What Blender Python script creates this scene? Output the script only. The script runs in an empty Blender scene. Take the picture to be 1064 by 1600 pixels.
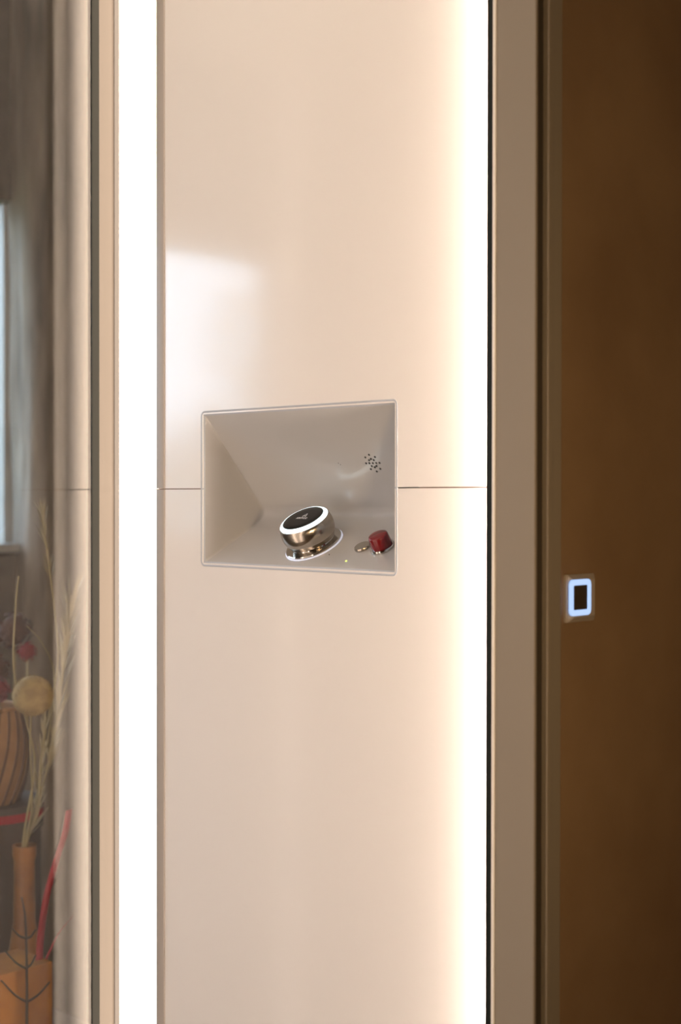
import bpy, bmesh, math, random
from mathutils import Vector, Matrix, Euler

random.seed(7)
S = bpy.context.scene
C = S.collection

# ------------------------------------------------------------------ camera
ZC = 1.30                       # eye height
CAM = Vector((0.94, -1.19, ZC))
FOC = 2222.0                    # focal length in pixels of the 1064 x 1600 frame (50 mm)
YAW, PITCH, ROLL = math.atan2(0.696, 0.718), math.radians(-0.57), math.radians(0.06)
cd = bpy.data.cameras.new('camera'); cam = bpy.data.objects.new('camera', cd); C.objects.link(cam)
cd.sensor_fit = 'VERTICAL'; cd.sensor_height = 36.0; cd.sensor_width = 23.94
cd.lens = 36.0 * FOC / 1600.0
cam.location = CAM
cam.rotation_euler = (Matrix.Rotation(YAW, 4, 'Z') @ Matrix.Rotation(math.pi/2 + PITCH, 4, 'X') @ Matrix.Rotation(ROLL, 4, 'Z')).to_euler()
cd.dof.use_dof = True; cd.dof.focus_distance = 1.73; cd.dof.aperture_fstop = 4.0
cd.clip_start = 0.02
S.camera = cam
RM = cam.rotation_euler.to_matrix()

def ray(px, py):
    return (RM @ Vector(((px-532)/FOC, (800-py)/FOC, -1.0)))
def on_y(px, py, y):
    d = ray(px, py); return CAM + d*((y-CAM.y)/d.y)
def on_x(px, py, x):
    d = ray(px, py); return CAM + d*((x-CAM.x)/d.x)
def on_plane(px, py, p, n):
    d = ray(px, py); return CAM + d*((p-CAM).dot(n)/d.dot(n))

# ------------------------------------------------------------------ world, exposure
S.view_settings.view_transform = 'Standard'; S.view_settings.look = 'None'
S.view_settings.exposure = 0.0; S.view_settings.gamma = 1.0
S.view_settings.use_curve_mapping = False
S.cycles.use_denoising = True
S.cycles.max_bounces = 10; S.cycles.diffuse_bounces = 5; S.cycles.glossy_bounces = 5
S.cycles.transparent_max_bounces = 16; S.cycles.sample_clamp_indirect = 6.0
SKY = 6.4
w = bpy.data.worlds.new('overcast_sky'); S.world = w; w.use_nodes = True
bgn = w.node_tree.nodes['Background']
bgn.inputs[0].default_value = (0.62, 0.79, 1.0, 1); bgn.inputs[1].default_value = SKY

LED_WARM = (1.0, 0.80, 0.665)
LED_LEFT = 10.0          # opal cover in the far corner of the cabin
LED_RIGHT = 52.0        # tape behind the door jamb
ADDED_SIDE_LED = 9.4          # unseen strips added on the opposite wall to brighten the panel
ADDED_CEIL_LIGHT = 1.2        # unseen ceiling light added for more light in the cabin
ADDED_LAMP = 132.0             # globe of the unseen lamp added for the wall and jamb
ADDED_LAMP_COL = (1.0, 0.68, 0.38)

# ------------------------------------------------------------------ materials
MATS = {}
def mat(name, col, rough=0.5, metal=0.0, emit=None, estr=0.0, coat=0.0, spec=0.5, trans=0.0, ior=1.45,
        noise=None, bump=0.0, bscale=60.0, aniso=0.0):
    if name in MATS: return MATS[name]
    m = bpy.data.materials.new(name); m.use_nodes = True
    nt = m.node_tree; b = nt.nodes['Principled BSDF']
    b.inputs['Base Color'].default_value = (*col, 1); b.inputs['Roughness'].default_value = rough
    b.inputs['Metallic'].default_value = metal; b.inputs['Coat Weight'].default_value = coat
    b.inputs['Coat Roughness'].default_value = 0.08
    b.inputs['Specular IOR Level'].default_value = spec
    b.inputs['Transmission Weight'].default_value = trans; b.inputs['IOR'].default_value = ior
    b.inputs['Anisotropic'].default_value = aniso
    if emit:
        b.inputs['Emission Color'].default_value = (*emit, 1); b.inputs['Emission Strength'].default_value = estr
    tc = nt.nodes.new('ShaderNodeTexCoord')
    if noise:                                    # (colour 2, scale, stretch xyz, contrast)
        c2, sc, st, ct = noise
        mp = nt.nodes.new('ShaderNodeMapping'); mp.inputs['Scale'].default_value = st
        nt.links.new(tc.outputs['Object'], mp.inputs[0])
        n = nt.nodes.new('ShaderNodeTexNoise'); n.inputs['Scale'].default_value = sc; n.inputs['Detail'].default_value = 6
        nt.links.new(mp.outputs[0], n.inputs['Vector'])
        cr = nt.nodes.new('ShaderNodeValToRGB')
        cr.color_ramp.elements[0].position = 0.5-ct; cr.color_ramp.elements[1].position = 0.5+ct
        cr.color_ramp.elements[0].color = (*col, 1); cr.color_ramp.elements[1].color = (*c2, 1)
        nt.links.new(n.outputs[0], cr.inputs[0]); nt.links.new(cr.outputs[0], b.inputs['Base Color'])
    if bump:
        mp2 = nt.nodes.new('ShaderNodeMapping'); mp2.inputs['Scale'].default_value = noise[2] if noise else (1, 1, 1)
        nt.links.new(tc.outputs['Object'], mp2.inputs[0])
        n2 = nt.nodes.new('ShaderNodeTexNoise'); n2.inputs['Scale'].default_value = bscale; n2.inputs['Detail'].default_value = 5
        nt.links.new(mp2.outputs[0], n2.inputs['Vector'])
        bp = nt.nodes.new('ShaderNodeBump'); bp.inputs['Strength'].default_value = bump; bp.inputs['Distance'].default_value = 0.004
        nt.links.new(n2.outputs[0], bp.inputs['Height']); nt.links.new(bp.outputs[0], b.inputs['Normal'])
    MATS[name] = m
    return m

def glass_mat(name, tint, f0):
    # thin pane: clear, with the mirror share of each face after Schlick
    m = bpy.data.materials.new(name); m.use_nodes = True; nt = m.node_tree; nt.nodes.clear()
    o = nt.nodes.new('ShaderNodeOutputMaterial'); mx = nt.nodes.new('ShaderNodeMixShader')
    ge = nt.nodes.new('ShaderNodeNewGeometry'); dt = nt.nodes.new('ShaderNodeVectorMath'); dt.operation = 'DOT_PRODUCT'
    nt.links.new(ge.outputs['Normal'], dt.inputs[0]); nt.links.new(ge.outputs['Incoming'], dt.inputs[1])
    def mth(op, a, b=None):
        n = nt.nodes.new('ShaderNodeMath'); n.operation = op
        for k, v in enumerate((a, b)):
            if v is None: continue
            if isinstance(v, (int, float)): n.inputs[k].default_value = v
            else: nt.links.new(v, n.inputs[k])
        return n.outputs[0]
    fr = mth('ADD', mth('MULTIPLY', mth('POWER', mth('SUBTRACT', 1.0, mth('ABSOLUTE', dt.outputs['Value'])), 5.0), 1-f0), f0)
    t = nt.nodes.new('ShaderNodeBsdfTransparent'); t.inputs[0].default_value = (*tint, 1)
    g = nt.nodes.new('ShaderNodeBsdfGlossy'); g.inputs['Roughness'].default_value = 0.0
    nt.links.new(fr, mx.inputs[0]); nt.links.new(t.outputs[0], mx.inputs[1])
    nt.links.new(g.outputs[0], mx.inputs[2]); nt.links.new(mx.outputs[0], o.inputs[0])
    MATS[name] = m
    return m

mat('panel', (0.80, 0.775, 0.755), 0.12, coat=1.0)
mat('edge_trim', (0.36, 0.33, 0.30), 0.4)
mat('seam', (0.16, 0.10, 0.07), 0.6)
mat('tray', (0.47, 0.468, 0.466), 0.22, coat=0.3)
mat('rim', (0.40, 0.43, 0.48), 0.5, spec=0.25)
mat('tray_dark', (0.02, 0.02, 0.02), 0.6)
mat('frame', (0.225, 0.19, 0.145), 0.45)
mat('frame_dark', (0.05, 0.04, 0.028), 0.6, spec=0.2)
mat('gasket', (0.008, 0.010, 0.008), 0.6, spec=0.2)
mat('lip', (0.80, 0.76, 0.70), 0.35)
mat('corner_beige', (0.066, 0.055, 0.044), 0.4)
mat('corner_groove', (0.05, 0.038, 0.028), 0.5)
mat('corner_grey', (0.044, 0.042, 0.042), 0.4)
mat('board', (0.4, 0.38, 0.36), 0.6)
mat('steel', (0.48, 0.43, 0.37), 0.22, metal=1.0, aniso=0.6)
mat('steel_polished', (0.56, 0.53, 0.49), 0.10, metal=1.0)
mat('black_glass', (0.006, 0.006, 0.006), 0.25, spec=0.35)
mat('ring_light', (0.9, 0.95, 1.0), 0.4, emit=(0.74, 0.95, 1.0), estr=2.2)
mat('halo_light', (0.8, 0.85, 1.0), 0.4, emit=(0.60, 0.72, 1.0), estr=0.4)
mat('print_white', (0.85, 0.88, 0.92), 0.5)
mat('red_plastic', (0.17, 0.004, 0.007), 0.25, coat=0.3)
mat('indicator', (0.6, 0.8, 0.2), 0.4, emit=(0.75, 0.95, 0.15), estr=1.5)
mat('call_plate', (0.36, 0.31, 0.25), 0.4)
mat('call_ring', (0.5, 0.6, 0.9), 0.4, emit=(0.36, 0.60, 1.0), estr=0.9)
mat('call_face', (0.05, 0.035, 0.02), 0.3)
mat('wall_brown', (0.165, 0.098, 0.046), 0.85, noise=((0.27, 0.175, 0.092), 3.4, (1, 1, 1), 0.28), bump=0.15, bscale=40)
mat('wall_plaster', (0.20, 0.16, 0.12), 0.9, noise=((0.12, 0.095, 0.07), 14, (1, 1, 1), 0.2), bump=0.5, bscale=30)
mat('ceiling', (0.55, 0.52, 0.47), 0.9)
mat('floor_wood', (0.20, 0.125, 0.07), 0.4, noise=((0.12, 0.075, 0.04), 3, (1, 12, 1), 0.2))
mat('timber', (0.44, 0.37, 0.30), 0.85, noise=((0.14, 0.115, 0.095), 9, (2.2, 2.2, 0.30), 0.18), bump=0.8, bscale=22)
mat('window_frame', (0.60, 0.58, 0.55), 0.5)
mat('amber', (0.32, 0.125, 0.012), 0.35, noise=((0.12, 0.045, 0.010), 18, (1, 1, 1), 0.2), coat=0.4)
mat('ochre', (0.40, 0.165, 0.016), 0.6, noise=((0.24, 0.085, 0.012), 22, (1, 1, 1), 0.22))
mat('brown_card', (0.060, 0.035, 0.022), 0.7)
mat('red_ribbon', (0.34, 0.010, 0.024), 0.22, bump=0.3, bscale=160)
mat('wicker', (0.42, 0.23, 0.10), 0.7, noise=((0.30, 0.15, 0.06), 30, (1, 1, 1), 0.2))
mat('wicker_dark', (0.11, 0.055, 0.025), 0.75)
mat('bloom_red', (0.22, 0.012, 0.018), 0.8)
mat('bloom_brown', (0.085, 0.035, 0.022), 0.85)
mat('straw', (0.36, 0.30, 0.16), 0.75)
mat('straw_pale', (0.40, 0.34, 0.22), 0.8)
mat('ball', (0.46, 0.34, 0.15), 0.85, noise=((0.30, 0.21, 0.10), 60, (1, 1, 1), 0.2))
mat('twig', (0.045, 0.035, 0.02), 0.8)
mat('table_wood', (0.10, 0.06, 0.035), 0.5)
mat('leaf', (0.10, 0.20, 0.045), 0.6)
mat('bark', (0.09, 0.07, 0.05), 0.9)
mat('lawn', (0.12, 0.20, 0.06), 0.9)
mat('lamp_metal', (0.25, 0.2, 0.13), 0.3, metal=1.0)
mat('globe', (1, 0.9, 0.75), 0.5, emit=ADDED_LAMP_COL, estr=ADDED_LAMP)
mat('led_tape', (1, 1, 1), 0.5, emit=LED_WARM, estr=LED_RIGHT)
mat('added_side_led', (1, 1, 1), 0.5, emit=LED_WARM, estr=ADDED_SIDE_LED)
mat('added_cabin_light', (1, 1, 1), 0.5, emit=(1.0, 0.86, 0.70), estr=ADDED_CEIL_LIGHT)
mat('cabin_floor', (0.16, 0.13, 0.10), 0.6)
glass_mat('glass', (0.98, 0.985, 0.98), 0.058)
glass_mat('window_glass', (0.98, 0.99, 0.99), 0.035)
# opal cover of the corner light, falloff away from glass painted into its emission
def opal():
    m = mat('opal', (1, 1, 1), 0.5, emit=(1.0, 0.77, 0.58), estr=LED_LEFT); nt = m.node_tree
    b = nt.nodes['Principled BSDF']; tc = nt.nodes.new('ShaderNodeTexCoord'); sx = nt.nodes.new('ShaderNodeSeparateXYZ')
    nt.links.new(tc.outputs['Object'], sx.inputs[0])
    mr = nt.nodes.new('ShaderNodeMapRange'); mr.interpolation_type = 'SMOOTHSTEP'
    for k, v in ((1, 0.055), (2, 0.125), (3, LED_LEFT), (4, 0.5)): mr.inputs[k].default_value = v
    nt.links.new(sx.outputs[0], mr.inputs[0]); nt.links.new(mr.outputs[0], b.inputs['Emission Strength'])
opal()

# ------------------------------------------------------------------ helpers
def finish(o, label=None, cat=None, group=None, kind=None):
    if label: o['label'] = label
    if cat: o['category'] = cat
    if group: o['group'] = group
    if kind: o['kind'] = kind
    return o
def obj(name, bm, m, parent=None, smooth=False, loc=None):
    me = bpy.data.meshes.new(name); bm.normal_update(); bm.to_mesh(me); bm.free()
    if isinstance(m, str): m = MATS[m]
    me.materials.append(m)
    if smooth:
        for p in me.polygons: p.use_smooth = True
    o = bpy.data.objects.new(name, me); C.objects.link(o)
    if loc is not None:
        o.location = loc
    if parent is not None: o.parent = parent
    return o
def empty(name, loc=(0, 0, 0), rot=None, parent=None):
    o = bpy.data.objects.new(name, None); C.objects.link(o); o.location = loc
    o.empty_display_size = 0.02
    if rot is not None: o.rotation_euler = rot
    if parent is not None: o.parent = parent
    return o
def sharp(o, deg=35):
    me = o.data
    for p in me.polygons: p.use_smooth = True
    me.set_sharp_from_angle(angle=math.radians(deg))
    return o
def box(bm, x0, x1, y0, y1, z0, z1):
    v = [bm.verts.new((x, y, z)) for x in (x0, x1) for y in (y0, y1) for z in (z0, z1)]
    for f in ((0, 1, 3, 2), (4, 6, 7, 5), (0, 4, 5, 1), (2, 3, 7, 6), (0, 2, 6, 4), (1, 5, 7, 3)):
        bm.faces.new([v[i] for i in f])
    return v
def boxbm(x0, x1, y0, y1, z0, z1, bev=0.0, seg=2):
    bm = bmesh.new(); box(bm, x0, x1, y0, y1, z0, z1)
    bmesh.ops.recalc_face_normals(bm, faces=bm.faces)
    if bev: bmesh.ops.bevel(bm, geom=list(bm.edges), offset=bev, segments=seg, affect='EDGES', profile=0.5)
    return bm
def lathe(prof, n=64, cap=True):
    bm = bmesh.new(); rings = []
    for r, h in prof:
        if r < 1e-6: rings.append([bm.verts.new((0, 0, h))])
        else: rings.append([bm.verts.new((r*math.cos(2*math.pi*i/n), r*math.sin(2*math.pi*i/n), h)) for i in range(n)])
    for a, b in zip(rings, rings[1:]):
        for i in range(n):
            j = (i+1) % n
            if len(a) == 1 and len(b) == 1: continue
            if len(a) == 1: bm.faces.new((a[0], b[j], b[i])) if False else bm.faces.new((a[0], b[i], b[j]))
            elif len(b) == 1: bm.faces.new((a[i], a[j], b[0]))
            else: bm.faces.new((a[i], a[j], b[j], b[i]))
    bmesh.ops.recalc_face_normals(bm, faces=bm.faces)
    return bm
def tube(bm, pts, rads, n=8):
    pts = [Vector(p) for p in pts]; rings = []
    if not hasattr(rads, '__len__'): rads = [rads]*len(pts)
    for i, p in enumerate(pts):
        t = (pts[min(i+1, len(pts)-1)] - pts[max(i-1, 0)]).normalized()
        u = t.orthogonal().normalized() if i == 0 else (u - t*u.dot(t)).normalized()
        v = t.cross(u)
        rings.append([bm.verts.new(p + (u*math.cos(2*math.pi*k/n) + v*math.sin(2*math.pi*k/n))*rads[i]) for k in range(n)])
    for a, b in zip(rings, rings[1:]):
        for k in range(n):
            bm.faces.new((a[k], a[(k+1) % n], b[(k+1) % n], b[k]))
    bm.faces.new(rings[0][::-1]); bm.faces.new(rings[-1])
def curve_pts(ctrl, n=14):                      # Catmull-Rom through control points
    c = [Vector(p) for p in ctrl]; c = [2*c[0]-c[1]] + c + [2*c[-1]-c[-2]]; out = []
    for i in range(1, len(c)-2):
        for k in range(n):
            t = k/n; a, b, d, e = c[i-1], c[i], c[i+1], c[i+2]
            out.append(0.5*((2*b)+(d-a)*t+(2*a-5*b+4*d-e)*t*t+(-a+3*b-3*d+e)*t**3))
    out.append(c[-2]); return out
def prism(bm, poly, y0, y1):                     # poly in (x, z), extruded along y
    a = [bm.verts.new((x, y0, z)) for x, z in poly]; b = [bm.verts.new((x, y1, z)) for x, z in poly]
    bm.faces.new(a); bm.faces.new(b[::-1])
    for i in range(len(poly)):
        j = (i+1) % len(poly); bm.faces.new((a[j], a[i], b[i], b[j]))
    bmesh.ops.recalc_face_normals(bm, faces=bm.faces)

# ------------------------------------------------------------------ key positions
CAB_H = 2.20
Y_JAMB = -0.030
X_E = on_y(760, 800, Y_JAMB).x            # free edge of the door frame, hides the light tape
X_G1 = on_y(769, 800, Y_JAMB).x           # gasket | lip
X_G2 = on_y(774, 800, Y_JAMB).x           # lip | jamb
X_J = on_y(836, 800, Y_JAMB).x            # outer corner of the jamb
Y_A0 = on_x(851, 800, X_J).y              # groove | architrave
Y_A1 = on_x(880, 800, X_J+0.004).y        # architrave | wall
X_W = X_J - 0.014                         # room wall surface
X_PL = on_y(245.5, 800, 0.0).x            # left edge of the control panel
X_GLASS = -0.670
X_B1 = X_GLASS + 0.0006
Y_BAR = on_x(155, 800, X_B1).y            # front of the corner bar
Y_CH = on_x(187, 800, X_B1).y             # floor of the light channel
Z_SEAM = on_y(757, 761.3, 0.0).z
print('POS', X_E, X_J, X_W, Y_A0, Y_A1, X_PL, Y_BAR, X_B1, Y_CH, Z_SEAM)

# ------------------------------------------------------------------ room shell
ROOM = dict(x0=-2.0, x1=3.2, y0=-3.3, y1=2.0, z1=2.55)
R = ROOM
def struct(name, bm, m, parent=None):
    o = obj(name, bm, m, parent)
    if parent is None: o['kind'] = 'structure'
    return o
struct('floor', boxbm(R['x0']-.25, R['x1']+.1, R['y0']-.1, R['y1']+.1, -0.10, 0), 'floor_wood')
struct('ceiling', boxbm(R['x0']-.25, R['x1']+.1, R['y0']-.1, R['y1']+.1, R['z1'], R['z1']+.1), 'ceiling')
struct('wall_rear', boxbm(R['x1'], R['x1']+.1, R['y0']-.1, R['y1']+.1, 0, R['z1']), 'wall_brown')
struct('wall_left', boxbm(R['x0']-.25, R['x1'], R['y0']-.1, R['y0'], 0, R['z1']), 'wall_plaster')
struct('wall_side', boxbm(R['x0']-.25, R['x1'], R['y1'], R['y1']+.1, 0, R['z1']), 'wall_plaster')
# partition with the lift doorway
Y_OP = -0.95
wb = bmesh.new()
box(wb, 0.0+X_E+.004, X_W, 0.02, R['y1'], 0, R['z1'])
struct('wall_right', wb, 'wall_brown')
wb = bmesh.new()
box(wb, 0.02, X_W, R['y0'], Y_OP-.09, 0, R['z1'])
box(wb, 0.02, X_W, Y_OP-.09, 0.02, 2.24, R['z1'])
struct('wall_front', wb, 'wall_brown')
# window wall: window_1 between y WY0 and WY1
WY1 = on_x(50, 600, -1.92).y
WY0 = -1.62
WZ0 = ZC - 0.13; WZ1 = ZC + 0.71
wb = bmesh.new()
xa, xb = R['x0']-.08, R['x0']
box(wb, xa, xb, R['y0']-.1, WY0, 0, R['z1']); box(wb, xa, xb, WY1+.04, R['y1']+.1, 0, R['z1'])
box(wb, xa, xb, WY0, WY1+.04, 0, WZ0); box(wb, xa, xb, WY0, WY1+.04, WZ1, R['z1'])
bmesh.ops.remove_doubles(wb, verts=wb.verts, dist=1e-5)
struct('wall_back', wb, 'wall_plaster')
win = empty('window_1', (xa, (WY0+WY1)/2, WZ0)); win['kind'] = 'structure'
def wpart(name, *a, m='window_frame'):
    o = obj(name, boxbm(*a), m); o.parent = win; o.matrix_parent_inverse = Matrix.Translation(-Vector(win.location)); return o
for a in ((WY0, WY0+.04, WZ0, WZ1), (WY1, WY1+.04, WZ0, WZ1), (WY0+.04, WY1-.04, WZ0, WZ0+.04), (WY0+.04, WY1-.04, WZ1-.04, WZ1)):
    wpart('window_frame', xa-.01, xa+.04, *a)
wpart('pane', xa+.012, xa+.018, WY0+.03, WY1+.01, WZ0+.03, WZ1-.03, m='window_glass')
wpart('window_sill', xa+.04, xb+.03, WY0, WY1, WZ0, WZ0+.02)
pl = bpy.data.lights.new('window_portal', 'AREA'); pl.shape = 'RECTANGLE'; pl.size = WZ1-WZ0; pl.size_y = WY1-WY0
pl.cycles.is_portal = True
po = bpy.data.objects.new('window_portal', pl); C.objects.link(po)
po.location = (xa-.03, (WY0+WY1)/2, (WZ0+WZ1)/2); po.rotation_euler = (0, -math.pi/2, 0)

# ------------------------------------------------------------------ lift cabin wall with its panels
cw = empty('wall_lift', (-0.33, 0.03, 0)); cw['kind'] = 'structure'
def wall_part(name, bm, m, smooth=False):
    o = obj(name, bm, m, None, smooth); o.parent = cw; o.matrix_parent_inverse = Matrix.Translation(-Vector(cw.location)); return o
wall_part('backing_board', boxbm(X_GLASS, X_E, 0.100, 0.112, 0, CAB_H), 'board')
# niche outline on the panel plane
NTL, NTR = on_y(313, 643, 0), on_y(622, 622, 0)
NBL, NBR = on_y(314.5, 885.5, 0), on_y(621, 900, 0)
NX0, NX1 = (NTL.x+NBL.x)/2, (NTR.x+NBR.x)/2
NZ1, NZ0 = (NTL.z+NTR.z)/2, (NBL.z+NBR.z)/2
print('NICHE', NX0, NX1, NZ0-ZC, NZ1-ZC)
G = 0.0007
m_ = 0.0045
up = bmesh.new()
prism(up, [(X_PL, Z_SEAM+G), (NX0+m_, Z_SEAM+G), (NX0+m_, NZ1-m_), (NX1-m_, NZ1-m_), (NX1-m_, Z_SEAM+G), (X_E-.002, Z_SEAM+G), (X_E-.002, CAB_H), (X_PL, CAB_H)], 0.0, 0.020)
lo = bmesh.new()
prism(lo, [(X_PL, 0), (X_E-.002, 0), (X_E-.002, Z_SEAM-G), (NX1-m_, Z_SEAM-G), (NX1-m_, NZ0+m_), (NX0+m_, NZ0+m_), (NX0+m_, Z_SEAM-G), (X_PL, Z_SEAM-G)], 0.0, 0.020)
for b in (up, lo): wall_part('panel', b, 'panel')
for z0, z1 in ((0, Z_SEAM-G), (Z_SEAM+G, CAB_H)):
    xe0, xe1 = X_PL-.0006, on_y(258, 800, 0).x
    b = boxbm(xe0, xe1, -0.0022, -0.0001, z0, z1)
    bmesh.ops.bevel(b, geom=[e for e in b.edges if all(abs(v.co.y+.0022) < 1e-6 for v in e.verts) and abs(e.verts[0].co.x-e.verts[1].co.x) < 1e-6], offset=0.0020, segments=4, affect='EDGES', profile=0.5)
    sharp(wall_part('edge_trim', b, 'edge_trim'), 40)
for x0, x1 in ((X_PL+.002, NX0+m_), (on_y(655, 762, 0).x, X_E-.003)):
    wall_part('seam_strip', boxbm(x0, x1, 0.0012, 0.019, Z_SEAM-G+.0001, Z_SEAM+G-.0001), 'seam')
# light channel in the far corner
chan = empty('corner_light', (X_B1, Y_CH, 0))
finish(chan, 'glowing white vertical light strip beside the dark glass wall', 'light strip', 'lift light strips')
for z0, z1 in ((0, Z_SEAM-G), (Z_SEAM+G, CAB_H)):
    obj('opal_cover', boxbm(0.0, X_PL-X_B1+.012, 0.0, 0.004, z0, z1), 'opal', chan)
# corner bar between glass and light
bar = empty('trim_1', (X_GLASS, 0, 0)); bar['kind'] = 'structure'
def rel(o, p):
    o.parent = p; o.matrix_parent_inverse = Matrix.Translation(-Vector(p.location)); return o
y_mid = on_x(175, 800, X_B1).y
y_a = on_x(179, 800, X_B1).y
y_g0, y_g1 = on_x(144, 800, X_B1+.0006).y, on_x(155, 800, X_B1).y
rel(obj('gasket', boxbm(X_GLASS-.0004, X_B1+.0006, y_g0, y_g1-.0001, 0, CAB_H), 'gasket'), bar)
rel(obj('profile', boxbm(X_GLASS-.008, X_B1, Y_BAR, y_mid, 0, CAB_H), 'corner_beige'), bar)
rel(obj('groove', boxbm(X_GLASS-.008, X_B1-.0008, y_mid, y_a, 0, CAB_H), 'corner_groove'), bar)
rel(obj('profile', boxbm(X_GLASS-.008, X_B1, y_a, Y_CH+.004, 0, CAB_H), 'corner_grey'), bar)
# glass wall of the shaft
gw = struct('wall_glass', boxbm(X_GLASS-.0035, X_GLASS-.0005, -0.95, Y_BAR-.0002, 0.0, CAB_H), 'glass')
# ------------------------------------------------------------------ door frame
df = empty('trim_2', (X_J, Y_JAMB, 0)); df['kind'] = 'structure'
rel(obj('gasket', boxbm(X_E, X_G1, Y_JAMB, Y_JAMB+.012, 0, CAB_H), 'gasket'), df)
rel(obj('lip', boxbm(X_G1, X_G2, Y_JAMB-.001, Y_JAMB+.012, 0, CAB_H, 0.0008), 'lip'), df)
rel(obj('jamb', boxbm(X_G2, X_J, Y_JAMB, Y_JAMB+.004, 0, CAB_H, 0.0012), 'frame'), df)
rel(obj('tape_carrier', boxbm(X_E, X_G2, Y_JAMB+.012, 0.02, 0, CAB_H), 'frame'), df)
yg = on_x(845, 800, X_J).y
rel(obj('groove', boxbm(X_J-.050, X_J-.003, Y_JAMB+.004, Y_A0, 0, CAB_H), 'frame_dark'), df)
y_b = on_x(862, 800, X_J+.002).y
rel(obj('architrave', boxbm(X_W-.002, X_J+.004, Y_A0, y_b, 0, CAB_H, 0.0015), 'frame'), df)
rel(obj('architrave', boxbm(X_W-.002, X_J+.002, y_b, Y_A1, 0, CAB_H, 0.0015), 'frame'), df)
rel(obj('lintel', boxbm(X_E, X_J+.004, Y_OP, 0.02, CAB_H, CAB_H+.04), 'frame'), df)
rel(obj('jamb', boxbm(X_E, X_J, Y_OP-.09, Y_OP, 0, CAB_H+.04, 0.002), 'frame'), df)
# hidden-side light tape of the door frame
tp = obj('door_light', boxbm(X_E-.0015, X_E-.0002, -0.0165, -0.0035, 0.0, CAB_H), 'led_tape')
finish(tp, 'warm light tape tucked behind the beige door frame', 'light strip', 'lift light strips')
# the cabin's other side wall and unseen light strips added to brighten the panel
struct('wall_cabin', boxbm(X_GLASS, X_E-.03, Y_OP-.02, Y_OP, 0.0, CAB_H), 'panel')
for x0, wh in ((X_GLASS+.03, 'close to the glass'), (X_E-.10, 'close to the doorway')):
    o = obj('added_side_light', boxbm(x0, x0+.045, Y_OP, Y_OP+.005, 0.0, CAB_H), 'added_side_led')
    finish(o, 'unseen added light strip on the wall facing the controls, '+wh, 'light strip', 'lift light strips')
# cabin ceiling, floor
struct('ceiling_lift', boxbm(X_GLASS, X_E, Y_OP, 0.046, CAB_H, CAB_H+.03), 'panel')
struct('floor_lift', boxbm(X_GLASS, X_E, Y_OP, 0.0, 0.0, 0.02), 'cabin_floor')
cl = empty('added_ceiling_light', (-0.31, -0.47, CAB_H))  # light added out of view to brighten the cabin from above
finish(cl, 'unseen flat warm light added on the lift ceiling', 'added light')
obj('diffuser', boxbm(-.22, .22, -.30, .30, -.014, -.004), 'added_cabin_light', cl)
fb = bmesh.new()
for a in ((-.235, .235, -.315, -.30), (-.235, .235, .30, .315), (-.235, -.22, -.30, .30), (.22, .235, -.30, .30)): box(fb, *a, -.016, 0)
obj('light_frame', fb, 'lip', cl)

# ------------------------------------------------------------------ control panel recess
cp = empty('control_panel', (NX0, 0, NZ0))
finish(cp, 'white moulded lift control recess with steel dial and red button', 'control panel')
cpi = Matrix.Translation(-Vector(cp.location))
W, H, RC = NX1-NX0, NZ1-NZ0, 0.0075
def sdin(x, z):                                   # inside distance to a rounded rectangle
    qx, qz = abs(x-W/2)-(W/2-RC), abs(z-H/2)-(H/2-RC)
    return -(math.hypot(max(qx, 0), max(qz, 0)) + min(max(qx, qz), 0) - RC)
def smin(a, b, k):
    h = max(k-abs(a-b), 0)/k; return min(a, b) - h*h*k*0.25
ZD = (ZC-0.0245)-NZ0                              # height of the deepest line
DEP = 0.097
RIM = 0.0062
MB = DEP/((H-RIM)-ZD); MF = DEP/(ZD-RIM)
def depth(x, z):
    s = sdin(x, z)
    d = smin((H-RIM-z)*MB, (z-RIM)*MF, 0.034)
    side = smin((x-RIM)*8.0, (W-RIM-x)*8.0, 0.01)
    d = smin(d, side, 0.016)
    d = smin(d, (s-RIM)*8.0, 0.004)
    if s < 0.0012: rim = -0.0007*math.sqrt(max(0, 1-(1-s/0.0012)**2))
    elif s < RIM: rim = -0.0007 + 0.0027*((s-0.0012)/(RIM-0.0012))
    else: rim = 0.0020
    return rim + max(0.0, d)
def outline(n):
    pts = []; per = []
    a = [(RC, 0, W-RC, 0), None, (W, RC, W, H-RC), None, (W-RC, H, RC, H), None, (0, H-RC, 0, RC), None]
    cs = [None, (W-RC, RC, -90), None, (W-RC, H-RC, 0), None, (RC, H-RC, 90), None, (RC, RC, 180)]
    for s_, c_ in zip(a, cs):
        if s_:
            k = n if abs(s_[2]-s_[0]) > abs(s_[3]-s_[1]) else int(n*0.65)
            for i in range(k): pts.append((s_[0]+(s_[2]-s_[0])*i/k, s_[1]+(s_[3]-s_[1])*i/k))
        else:
            for i in range(14):
                an = math.radians(c_[2]+90*i/14); pts.append((c_[0]+RC*math.cos(an), c_[1]+RC*math.sin(an)))
    return pts
ol = outline(150)
tb = bmesh.new(); ts = [0, .0015, .003, .005, .007, .010, .016, .03, .045, .060, .063, .066, .07, .075, .08, .085, .09, .095, .10, .105, .11, .115, .12, .125, .13, .14, .15, .165, .18, .2, .22, .24, .26]
ts += [0.26+0.74*(i+1)/64 for i in range(64)]
rings = []
for t in ts:
    ring = []
    for x, z in ol:
        cx = min(max(x, H/2), W-H/2); cz = H/2
        xx, zz = x+(cx-x)*t, z+(cz-z)*t
        ring.append(tb.verts.new((xx, depth(xx, zz) if t > 0 else 0.001, zz)))
    rings.append(ring)
for a, b in zip(rings, rings[1:]):
    for i in range(len(ol)):
        j = (i+1) % len(ol); tb.faces.new((a[i], a[j], b[j], b[i]))
bmesh.ops.remove_doubles(tb, verts=tb.verts, dist=1e-5)
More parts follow.
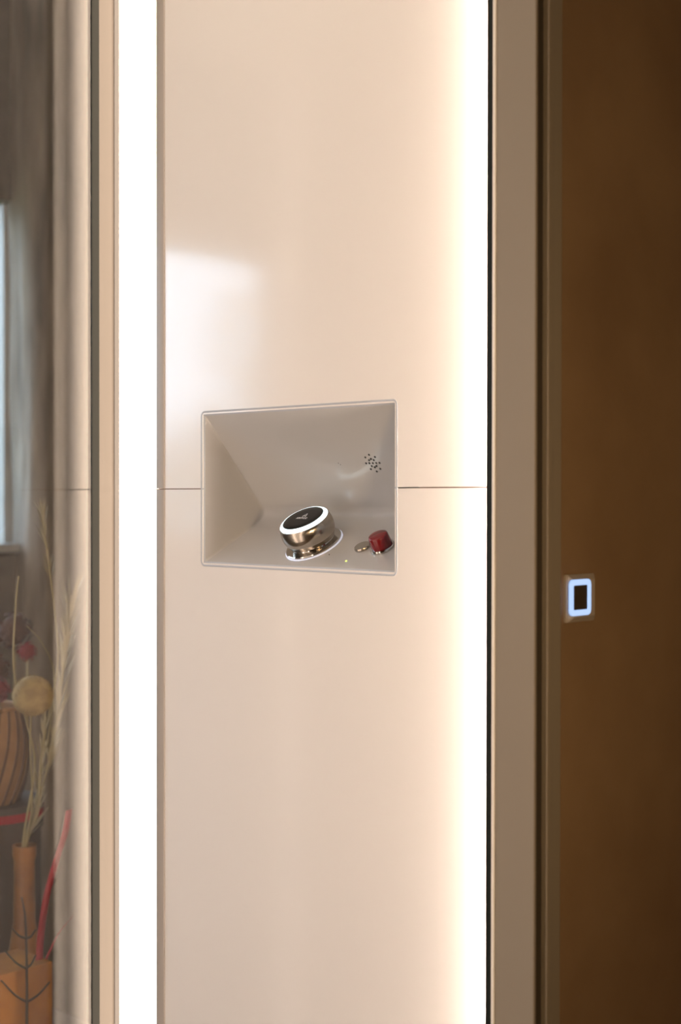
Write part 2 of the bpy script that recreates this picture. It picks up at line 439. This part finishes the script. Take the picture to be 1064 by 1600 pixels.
bmesh.ops.recalc_face_normals(tb, faces=tb.faces)
rim_bm = tb.copy()
bmesh.ops.delete(tb, geom=[f for f in tb.faces if sdin(f.calc_center_median().x, f.calc_center_median().z) < RIM], context='FACES')
bmesh.ops.delete(rim_bm, geom=[f for f in rim_bm.faces if sdin(f.calc_center_median().x, f.calc_center_median().z) >= RIM], context='FACES')
tray = obj('tray', tb, 'tray', cp, True)
obj('rim', rim_bm, 'rim', cp, True)['label'] = 'cool grey rim round the recess'
# floor plane of the recess, back plane
A_F = math.atan2(1.0, MF)                          # floor tilt
NF = Vector((0, -math.sin(A_F), math.cos(A_F)))
P0F = Vector((NX0, 0.0020, NZ0+RIM))
NB = Vector((0, -1.0, -1.0/ (1/MB) * 0 + 0)); NB = Vector((0, -1.0, -MB)).normalized()
P0B = Vector((NX0, 0.0020, NZ1-RIM))
def place(name, px, py, parent=cp, off=0.0):
    p = on_plane(px, py, P0F, NF) + NF*off
    e = empty(name, p - Vector(cp.location), (A_F, 0, 0), parent)
    return e
# the dial
dial = place('dial', 491, 851)
obj('base_glow', lathe([(0.0355, 0), (0.0376, 0), (0.0376, 0.0008), (0.0355, 0.0009)]), 'halo_light', dial, True)['label'] = 'thin pale glowing line round the dial foot'
sharp(obj('base_ring', lathe([(0, .0005), (.0362, .0005), (.0364, .0025), (.0355, .0036), (.031, .0042), (.0285, .0050), (.0280, .0070), (0, .0070)]), 'steel_polished', dial), 40)
body = obj('body', lathe([(.0278, .0060), (.0285, .0066), (.0305, .0095), (.0324, .0135), (.0336, .0180), (.0340, .0225), (.0337, .0270), (.0328, .0312), (.0314, .0345), (.0310, .0350), (0, .0350)]), 'steel', dial)
sharp(body, 50)
sharp(obj('light_ring', lathe([(.0311, .0346), (.0313, .0352), (.0306, .0362), (.0278, .0382), (.0270, .0384), (.0262, .0375)]), 'ring_light', dial), 60)['label'] = 'glowing white ring round the dial top'
cap = obj('cap', lathe([(.0270, .0365), (.0268, .0380), (.0262, .0386), (.018, .0392), (0, .0394)]), 'black_glass', dial); sharp(cap, 60)
# printed logo and name on the cap
fc = bpy.data.curves.new('name_print', 'FONT'); fc.body = 'ARITCO'; fc.size = 0.0047; fc.align_x = 'CENTER'; fc.align_y = 'CENTER'; fc.extrude = 0.00005; fc.offset = 0.00008; fc.space_character = 1.1
tmp = bpy.data.objects.new('tmp', fc); C.objects.link(tmp)
bpy.context.view_layer.update(); dg = bpy.context.evaluated_depsgraph_get(); me = bpy.data.meshes.new_from_object(tmp.evaluated_get(dg))
bpy.data.objects.remove(tmp); print('TEXT', len(me.polygons)); me.materials.clear(); me.materials.append(MATS['print_white'])
o = bpy.data.objects.new('name_print', me); C.objects.link(o); o.parent = dial; o.location = (0.0005, -0.0022, 0.03955); o['label'] = 'white ARITCO lettering on the black cap'
lb = bmesh.new()
def stroke(p, q, wd=0.0004):
    p, q = Vector((*p, 0)), Vector((*q, 0)); t = (q-p).normalized(); n = Vector((-t.y, t.x, 0))*wd
    lb.faces.new([lb.verts.new(v) for v in (p-n, q-n, q+n, p+n)])
for p, q in (((-.0030, -.0005), (.0006, .0062)), ((.0006, .0062), (.0030, -.0005)), ((-.0030, -.0005), (0, .0012)), ((0, .0012), (.0030, -.0005))): stroke(p, q)
bmesh.ops.recalc_face_normals(lb, faces=lb.faces)
lg = obj('emblem', lb, 'print_white', dial); lg.location = (0.0008, 0.0022, 0.03958); lg['label'] = 'white arrowhead emblem on the black cap'
# red button
rb = place('alarm_button', 598.5, 857)
sharp(obj('button_ring', lathe([(0, .0003), (.0152, .0003), (.0154, .0022), (.0146, .0040), (.0130, .0042), (0, .0042)]), 'steel_polished', rb), 40)
sharp(obj('button_cap', lathe([(.0128, .0040), (.0130, .0050), (.0121, .0170), (.0115, .0186), (.0102, .0193), (.006, .0197), (0, .0199)]), 'red_plastic', rb), 50)['label'] = 'glossy dark red push cap'
# flat steel key switch
ks = place('steel_button', 567, 856.5)
sharp(obj('switch_disc', lathe([(0, .0003), (.0100, .0003), (.0102, .0022), (.0094, .0038), (0, .0039)]), 'steel', ks), 40)
# indicator dot, pin hole
for px, py, nm, mm, r in ((541, 877, 'indicator_dot', 'indicator', .0012), (514.5, 867, 'pin_hole', 'tray_dark', .0007)):
    e = place(nm, px, py)
    obj('lens', lathe([(0, .0002), (r, .0002), (r*.8, .0008), (0, .0010)], 12), mm, e, True)
# loudspeaker holes and microphone on the back slope
hb = bmesh.new()
holes = [(355, 435), (233, 520), (552, 508), (418, 574), (358, 616), (514, 610), (260, 717), (370, 715), (484, 713), (596, 709), (707, 704), (447, 812), (607, 806), (549, 851), (418, 912), (733, 902), (614, 990)]
ex = Vector((1, 0, 0)); ez = NB.cross(ex).normalized()
for hx, hy in holes:
    c = on_plane(560+hx/21.28, 690+hy/21.28, P0B, NB) + NB*0.0002 - Vector(cp.location)
    vs = [hb.verts.new(c + (ex*math.cos(a) + ez*math.sin(a))*0.00135) for a in [k*math.pi/5 for k in range(10)]]
    vt = [hb.verts.new(v.co + NB*0.0003) for v in vs]
    hb.faces.new(vt)
    for i in range(10): hb.faces.new((vs[i], vs[(i+1) % 10], vt[(i+1) % 10], vt[i]))
bmesh.ops.recalc_face_normals(hb, faces=hb.faces)
o = obj('speaker_holes', hb, 'tray_dark', cp); o['kind'] = 'stuff'; o['label'] = 'round pattern of tiny dark speaker holes'
mb = bmesh.new()
for dx, dz in ((-.0012, .001), (.0012, -.0012)):
    c = on_plane(530.5, 724.5, P0B, NB) + NB*0.0004 - Vector(cp.location) + ex*dx + ez*dz
    mb.faces.new([mb.verts.new(c + (ex*math.cos(a) + ez*math.sin(a))*0.0007) for a in [k*math.pi/4 for k in range(8)]])
obj('microphone_hole', mb, 'tray_dark', cp)

# ------------------------------------------------------------------ call button on the brown wall
TH = 0.009
c_tr, c_br = on_x(934.5, 896, X_W+TH), on_x(934, 969.5, X_W+TH)
sz = c_tr.z - c_br.z
cb = empty('call_button', (X_W, c_tr.y-sz/2, (c_tr.z+c_br.z)/2)); finish(cb, 'square call button with blue glowing ring on brown wall', 'call button')
pb = bmesh.new(); bv = 0.006
sq = lambda s, x: [pb.verts.new((x, y*s, z*s)) for y, z in ((-1, -1), (1, -1), (1, 1), (-1, 1))]
q0, q1, q2 = sq(sz/2, 0), sq(sz/2, 0.004), sq(sz/2-bv, TH)
for a, b in ((q0, q1), (q1, q2)):
    for i in range(4): pb.faces.new((a[i], a[(i+1) % 4], b[(i+1) % 4], b[i]))
pb.faces.new(q2); bmesh.ops.recalc_face_normals(pb, faces=pb.faces)
bmesh.ops.bevel(pb, geom=[e for e in pb.edges], offset=.0008, segments=2, affect='EDGES')
sharp(obj('plate', pb, 'call_plate', cb), 25)
def rrect(s, r, n=8):
    out = []
    for cx, cz, a0 in ((s-r, -s+r, -90), (s-r, s-r, 0), (-s+r, s-r, 90), (-s+r, -s+r, 180)):
        for i in range(n+1):
            a = math.radians(a0+90*i/n); out.append((cx+r*math.cos(a), cz+r*math.sin(a)))
    return out
r_t, r_b = on_x(906, 907.5, X_W+TH), on_x(906, 959.3, X_W+TH)
r_l, r_r = on_x(888.5, 933, X_W+TH), on_x(923.5, 933, X_W+TH)
rs = ((r_t.z-r_b.z)+(r_r.y-r_l.y))/4; rcy = (r_l.y+r_r.y)/2-cb.location.y; rcz = (r_t.z+r_b.z)/2-cb.location.z
print('CALL', sz, rs, rcy, rcz)
gb = bmesh.new()
oo, ii = rrect(rs, .006), rrect(rs-.0060, .0012)
loops = [[gb.verts.new((x, rcy+a, rcz+b)) for a, b in pts] for pts, x in ((oo, TH-.001), (oo, TH+.0012), (ii, TH+.0012), (ii, TH-.001))]
for a, b in zip(loops, loops[1:]):
    for i in range(len(a)): gb.faces.new((a[i], a[(i+1) % len(a)], b[(i+1) % len(a)], b[i]))
bmesh.ops.recalc_face_normals(gb, faces=gb.faces)
obj('light_ring', gb, 'call_ring', cb)['label'] = 'pale blue glowing square ring'
fbm = bmesh.new(); vv = [fbm.verts.new((TH+.0004, rcy+a, rcz+b)) for a, b in ii]; fbm.faces.new(vv)
ex2 = bmesh.ops.extrude_face_region(fbm, geom=list(fbm.faces)); bmesh.ops.translate(fbm, verts=[v for v in ex2['geom'] if isinstance(v, bmesh.types.BMVert)], vec=(-.003, 0, 0))
bmesh.ops.recalc_face_normals(fbm, faces=fbm.faces)
obj('button_face', fbm, 'call_face', cb)

# ------------------------------------------------------------------ unseen lamp added right of the view to light wall and jamb
lamp = empty('added_floor_lamp', (0.80, -0.60, 0)); finish(lamp, 'added unseen floor lamp with warm globe lighting the brown wall', 'lamp')
sharp(obj('base', lathe([(0, 0), (.12, 0), (.12, .012), (.11, .02), (0, .022)]), 'lamp_metal', lamp), 40)
sharp(obj('pole', lathe([(.009, .02), (.009, 1.12), (.03, 1.125), (.034, 1.16), (0, 1.16)], 24), 'lamp_metal', lamp), 40)
gl = lathe([(0.062*math.sin(math.pi*i/24), -0.062*math.cos(math.pi*i/24)) for i in range(25)], 32)
g_ = obj('globe', gl, 'globe', lamp, True); g_.location = (0, 0, 1.215)

# ------------------------------------------------------------------ behind the glass: timber post
def noise(v):
    from mathutils import noise as N
    return N.noise(v)
pxe = R['x0']+.15
py0 = WY1+.0
pbm = bmesh.new(); nz, npm = 130, 44
hw, hd = 0.105, 0.060
prow = []
for i in range(nz+1):
    z = R['z1']*i/nz; row = []
    for k in range(npm):
        a = 2*math.pi*(k+.5)/npm; c, s = math.cos(a), math.sin(a)
        q = 1.0/max(abs(c), abs(s)); q = min(q, 1.22)
        x, y = c*q*hd, s*q*hw
        d = 0.010*noise(Vector((x*6, y*6, z*2.4))) + 0.006*noise(Vector((x*40, y*40, z*2.2+9)))
        x *= 1+d/hd*1.1; y *= 1+d/hw*1.1
        y += 0.012*noise(Vector((3.1, 0, z*1.6))) ; x += 0.008*noise(Vector((0, 7.7, z*1.7)))
        row.append(pbm.verts.new((x, y, z)))
    prow.append(row)
for a, b in zip(prow, prow[1:]):
    for k in range(npm): pbm.faces.new((a[k], a[(k+1) % npm], b[(k+1) % npm], b[k]))
pbm.faces.new(prow[0][::-1]); pbm.faces.new(prow[-1])
bmesh.ops.recalc_face_normals(pbm, faces=pbm.faces)
post = obj('timber_post', pbm, 'timber', None, True, (-1.982, WY1+.108, 0))
finish(post, 'rough weathered grey timber post beside the window', 'post')

# ------------------------------------------------------------------ side table with the dried flowers
TX0, TX1 = -1.27, -0.73
TZ = 0.37
tc_ = on_x(30, 1500, -0.95)
tb_ = empty('side_table', ((TX0+TX1)/2, tc_.y, 0)); finish(tb_, 'low dark wooden side table behind the glass wall', 'table')
obj('tabletop', boxbm(-.27, .27, -.26, .26, TZ-.03, TZ, .004), 'table_wood', tb_)
for sx in (-1, 1):
    for sy in (-1, 1):
        obj('leg', boxbm(sx*.21-.02, sx*.21+.02, sy*.22-.02, sy*.22+.02, 0, TZ-.03, .003), 'table_wood', tb_)
obj('apron', boxbm(-.20, .20, -.215, .215, TZ-.09, TZ-.03), 'table_wood', tb_)
# ochre gift box with red ribbon
BXF = -0.85                                      # front face x
bl, br = on_x(-6, 1502, BXF), on_x(82, 1502, BXF)
bw = br.y-bl.y; bh = br.z-TZ
gbx = empty('gift_box', (BXF-.045, (bl.y+br.y)/2, TZ)); finish(gbx, 'ochre gift box with shiny red ribbon under the dried grasses', 'gift box')
obj('box_body', boxbm(-.045, .045, -bw/2, bw/2, 0, bh, .0015), 'ochre', gbx)
def L(p, e): return Vector(p)-Vector(e.location)
def strip(ctrl, wd, wdir, m, name, parent, e, th=0.0006):
    pts = curve_pts([L(p, e) for p in ctrl], 12); b = bmesh.new(); rows = []
    for i, p in enumerate(pts):
        wv = Vector(wdir).normalized()*wd*0.5; n = Vector((1, 0, 0))*th
        rows.append([b.verts.new(p+wv+n), b.verts.new(p-wv+n), b.verts.new(p-wv-n), b.verts.new(p+wv-n)])
    for a, c in zip(rows, rows[1:]):
        for k in range(4): b.faces.new((a[k], a[(k+1) % 4], c[(k+1) % 4], c[k]))
    b.faces.new(rows[0]); b.faces.new(rows[-1][::-1])
    bmesh.ops.recalc_face_normals(b, faces=b.faces)
    return obj(name, b, m, parent, True)
rx = BXF-.02
strip([on_x(61, 1503, rx), on_x(64, 1460, rx-.004), on_x(73, 1400, rx+.008), on_x(88, 1345, rx-.004), on_x(102, 1300, rx-.015), on_x(108, 1265, rx-.03)], 0.0125, (0, .9, .12), 'red_ribbon', 'ribbon', gbx, gbx)
strip([on_x(70, 1503, rx-.015), on_x(88, 1465, rx-.01), on_x(98, 1450, rx), on_x(112, 1434, rx-.01)], 0.008, (0, .7, .5), 'red_ribbon', 'ribbon', gbx, gbx)
# amber bottle behind it
BTX = -0.985
bn = on_x(38, 1320, BTX)
btl = empty('bottle_vase', (BTX, bn.y, TZ)); finish(btl, 'slim amber bottle vase behind the ochre gift box', 'vase')
hN = bn.z-TZ
sharp(obj('bottle', lathe([(0, 0), (.040, 0), (.043, .006), (.043, hN*.38), (.038, hN*.47), (.024, hN*.57), (.0175, hN*.68), (.0165, hN*.93), (.019, hN*.96), (.019, hN), (.015, hN), (.0145, hN*.7), (0, hN*.69)], 40), 'amber', btl), 40)
# dark hat box with red band, wicker basket, dried blooms
HX = -1.165
ht = on_x(20, 1243, HX); hr = on_x(54, 1243, HX)
hb_ = empty('hat_box', (HX, hr.y-.085, TZ)); finish(hb_, 'dark brown round box with red band under the wicker basket', 'box')
hh = ht.z-TZ
sharp(obj('box_body', lathe([(0, 0), (.082, 0), (.082, hh-.045), (0, hh-.045)], 48), 'brown_card', hb_), 40)
sharp(obj('lid', lathe([(0, hh-.045), (.086, hh-.045), (.086, hh-.001), (.084, hh), (0, hh)], 48), 'brown_card', hb_), 40)
sharp(obj('band', lathe([(.0860, hh-.026), (.0872, hh-.026), (.0872, hh-.012), (.0860, hh-.012)], 48), 'red_ribbon', hb_), 40)
bk_r = on_x(30, 1180, HX); bt = on_x(10, 1100, HX)
bk = empty('wicker_basket', (HX, bk_r.y-.075, TZ+hh)); finish(bk, 'round tan wicker basket with dark ribs on the brown box', 'basket')
kh = bt.z-(TZ+hh)
def bprof(t): return 0.052+0.026*math.sin(math.pi*(0.12+0.75*t))
sharp(obj('weave', lathe([(0, 0)]+[(bprof(i/12), kh*i/12) for i in range(13)]+[(bprof(1)-.005, kh), (bprof(.5)-.006, kh*.5), (0, kh*.45)], 48), 'wicker', bk), 60)
for k in range(22):
    a = 2*math.pi*k/22; b = bmesh.new()
    tube(b, [((bprof(t)+.001)*math.cos(a+.5*t), (bprof(t)+.001)*math.sin(a+.5*t), kh*t) for t in [i/10 for i in range(11)]], .0022, 6)
    obj('rib', b, 'wicker_dark', bk, True)
b = bmesh.new(); tube(b, [((bprof(1)+.001)*math.cos(2*math.pi*i/40), (bprof(1)+.001)*math.sin(2*math.pi*i/40), kh) for i in range(41)], .004, 8); obj('rim', b, 'wicker', bk, True)
# dried blooms standing in the basket
for i, (px, py, dx, r, mm, lab) in enumerate(((22, 985, -.01, .032, 'bloom_brown', 'large dark brown dried bloom in the wicker basket'), (42, 1018, .035, .017, 'bloom_red', 'small dark red dried bloom beside the brown one'), (-2, 1078, .045, .020, 'bloom_red', 'bright red dried bloom on the wicker basket rim'), (-8, 1046, -.02, .027, 'bloom_brown', 'dark brown dried bloom low in the wicker basket'))):
    p = on_x(px, py, HX+dx); e = empty('dried_bloom', (p.x, p.y, TZ+hh+kh*.55)); finish(e, lab, 'dried flower', 'dried blooms in the basket')
    b = bmesh.new(); bmesh.ops.create_icosphere(b, subdivisions=2, radius=r*.8)
    for k in range(150):
        v = Vector((random.gauss(0, 1), random.gauss(0, 1), random.gauss(0, 1))).normalized()
        u = v.orthogonal().normalized(); u = (Matrix.Rotation(random.random()*6.3, 3, v) @ u); t = v.cross(u); c = v*r*random.uniform(.8, 1.0); s = r*.26
        q = [c-u*s*.5, c+t*s*.5+v*s*.3, c+u*s*.5+v*s*.5, c-t*s*.5+v*s*.3]; b.faces.new([b.verts.new(x_) for x_ in q])
    o = obj('flower_head', b, mm, e); o.location = (0, 0, p.z-e.location.z)
    b = bmesh.new(); tube(b, [(0, 0, 0), (.002, 0, (p.z-e.location.z)*.5), (0, 0, p.z-e.location.z)], .002, 6); obj('stem', b, 'straw', e, True)
# dried grasses in the bottle
gx = BTX
def stem_thing(name, label, cat, group, ctrl, r0, r1, heads=()):
    base = Vector(ctrl[0]); e = empty(name, base); finish(e, label, cat, group)
    b = bmesh.new(); pts = curve_pts([L(p, e) for p in ctrl], 10)
    tube(b, pts, [r0+(r1-r0)*i/(len(pts)-1) for i in range(len(pts))], 7)
    obj('stem', b, 'straw', e, True); return e, pts
root = Vector((BTX, bn.y, TZ+hN*.72)); neck = Vector((BTX, bn.y, TZ+hN))
def seedhead(e, pts, frac, r, n, ln, m='straw_pale'):
    b = bmesh.new(); k0 = int(len(pts)*(1-frac))
    for k in range(n):
        i = random.randint(k0, len(pts)-2); p = pts[i]; t = (pts[i+1]-pts[i]).normalized()
        o_ = t.orthogonal().normalized(); o_ = Matrix.Rotation(random.random()*6.3, 3, t) @ o_
        d = (t*1.0+o_*random.uniform(.15, .5)).normalized(); q = p+o_*r*random.random()*.3
        s = o_.cross(t)*ln*.045
        b.faces.new([b.verts.new(x_) for x_ in (q-s*.4, q+d*ln*.5-s, q+d*ln, q+d*ln*.5+s)])
    obj('seed_head', b, m, e)
e, p = stem_thing('dried_grass', 'tall dried grass stem with a narrow seed head in the amber vase', 'dried grass', 'dried grasses', [root, neck, on_x(62, 1230, gx+.03), on_x(72, 1140, gx+.05), on_x(90, 1040, gx+.07), on_x(86, 960, gx+.08), on_x(72, 850, gx+.09), on_x(66, 800, gx+.09)], .0016, .0009); seedhead(e, p, .22, .006, 40, .03)
e, p = stem_thing('dried_grass', 'dried grass stem leaning over beside the fluffy seed ball', 'dried grass', 'dried grasses', [root, neck+Vector((.002, -.004, 0)), on_x(54, 1200, gx+.04), on_x(42, 1130, gx+.08), on_x(22, 1050, gx+.11), on_x(24, 950, gx+.11), on_x(29, 900, gx+.11)], .0022, .0012)
e, p = stem_thing('dried_grass', 'thin dried grass blade crossing above the seed ball', 'dried grass', 'dried grasses', [root, neck+Vector((0, .005, 0)), on_x(66, 1200, gx+.02), on_x(80, 1120, gx+.03), on_x(84, 1050, gx+.04), on_x(66, 1005, gx+.05), on_x(42, 978, gx+.06)], .0014, .0006)
e, p = stem_thing('dried_grass', 'wispy dried grass plume rising close to the glowing corner', 'dried grass', 'dried grasses', [root, neck+Vector((-.003, .006, 0)), on_x(74, 1200, gx), on_x(92, 1100, gx), on_x(104, 1000, gx-.01), on_x(112, 930, gx-.01)], .0018, .001); seedhead(e, p, .62, .012, 130, .050)
e, p = stem_thing('dried_grass', 'short broad dried grass leaf at the vase mouth', 'dried grass', 'dried grasses', [root, neck+Vector((.004, 0, 0)), on_x(58, 1270, gx+.03), on_x(64, 1190, gx+.05), on_x(72, 1120, gx+.06)], .0045, .0012); seedhead(e, p, .7, .006, 60, .040)
# fluffy seed ball on its stem
bp_ = on_x(51, 1087, gx+.14)
e, p = stem_thing('seed_ball', 'fluffy straw coloured seed ball on a thin dry stem', 'dried flower', None, [root, neck+Vector((.005, .002, 0)), on_x(50, 1250, gx+.07), on_x(47, 1160, gx+.12), bp_], .0018, .0012)
RB = 33.5/FOC*((bp_-CAM).dot(RM @ Vector((0, 0, -1))))
b = bmesh.new(); bmesh.ops.create_icosphere(b, subdivisions=4, radius=RB*.93); o = obj('ball', b, 'ball', e, True); o.location = bp_-e.location
b = bmesh.new()
for k in range(2600):
    v = Vector((random.gauss(0, 1), random.gauss(0, 1), random.gauss(0, 1))).normalized()
    u = v.orthogonal().normalized(); u = Matrix.Rotation(random.random()*6.3, 3, v) @ u
    d = (v+u*random.uniform(0, .35)).normalized(); s = v.cross(u)*.00035; q = v*RB*.90
    b.faces.new([b.verts.new(x_) for x_ in (q-s, q+s, q+d*RB*random.uniform(.08, .15))])
o = obj('bristles', b, 'ball', e); o.location = bp_-e.location; o['kind'] = 'stuff'
# bare dark twig in front of the box
TW = BXF+.016
tr = on_x(42, 1600, TW); base = Vector((TW, tr.y, TZ))
tw = empty('bare_twig', base); finish(tw, 'dark bare forked twig leaning on the ochre gift box', 'twig')
b = bmesh.new(); ln = curve_pts([L(q, tw) for q in (base, on_x(42, 1595, TW), on_x(42, 1540, TW-.002), on_x(41, 1470, TW-.012), on_x(39, 1430, TW-.02), on_x(34, 1402, TW-.026))], 8)
tube(b, ln, [.0026-.0014*i/(len(ln)-1) for i in range(len(ln))], 7); obj('stem', b, 'twig', tw, True)
for f, g in (((42, 1566), (2, 1532)), ((42, 1566), (78, 1534)), ((42, 1514), (8, 1486)), ((42, 1512), (56, 1492)), ((41, 1466), (19, 1450)), ((41, 1466), (56, 1452))):
    b = bmesh.new(); p0, p1 = on_x(*f, TW-.004 if f[1] > 1500 else TW-.012), on_x(*g, TW-.001 if f[1] > 1500 else TW-.008); mid = (p0+p1)/2+Vector((0, 0, -.004))
    tube(b, curve_pts([L(p0, tw), L(mid, tw), L(p1, tw)], 5), [.0020-.0007*i/10 for i in range(11)], 6); obj('branch', b, 'twig', tw, True)

# ------------------------------------------------------------------ outdoors: lawn, hedge bushes, tree
lw = obj('lawn', boxbm(-16, R['x0']-.25, -12, 8, -.4, -.3), 'lawn'); finish(lw, 'green lawn outside the window', 'lawn', kind='structure')
def bush(name, label, cat, group, x, y, z, rx_, ry_, rz_, n, ls, sparse=0.0, trunk=None):
    e = empty(name, (x, y, -.3)); finish(e, label, cat, group)
    b = bmesh.new()
    for k in range(n):
        v = Vector((random.gauss(0, 1), random.gauss(0, 1), random.gauss(0, 1))).normalized()*random.uniform(.55 if not sparse else .1, 1.05)
        c = Vector((v.x*rx_, v.y*ry_, v.z*rz_+z+.3)); u = Vector((random.gauss(0, 1), random.gauss(0, 1), random.gauss(0, 1))).normalized(); t = u.orthogonal().normalized(); s = ls*random.uniform(.6, 1.2)
        b.faces.new([b.verts.new(q) for q in (c-u*s, c+t*s*.45, c+u*s, c-t*s*.45)])
    o = obj('foliage', b, 'leaf', e); o['kind'] = 'stuff'
    b = bmesh.new(); tube(b, [(0, 0, 0), (.03, .02, (z+.3)*.5), (0, 0, z+.3+rz_*.4)], [.06, .045, .02], 8); obj('trunk', b, 'bark', e, True)
for i, (y, zt) in enumerate(((-5.9, 1.75), (-4.7, 1.85), (-3.5, 1.72), (-2.3, 1.85), (-1.1, 1.75), (0.1, 1.72), (1.3, 1.85), (2.5, 1.8))):
    bush('garden_bush', 'round leafy bush in the hedge outside the window', 'bush', 'hedge bushes', -4.6, y, zt/2-.15, (.5), .54, zt/2+.15, 2600, .06)
bush('garden_tree', 'loose leafy tree behind the hedge outside the window', 'tree', None, -5.6, -5.2, 2.2, .7, .5, .9, 1300, .07, sparse=1)
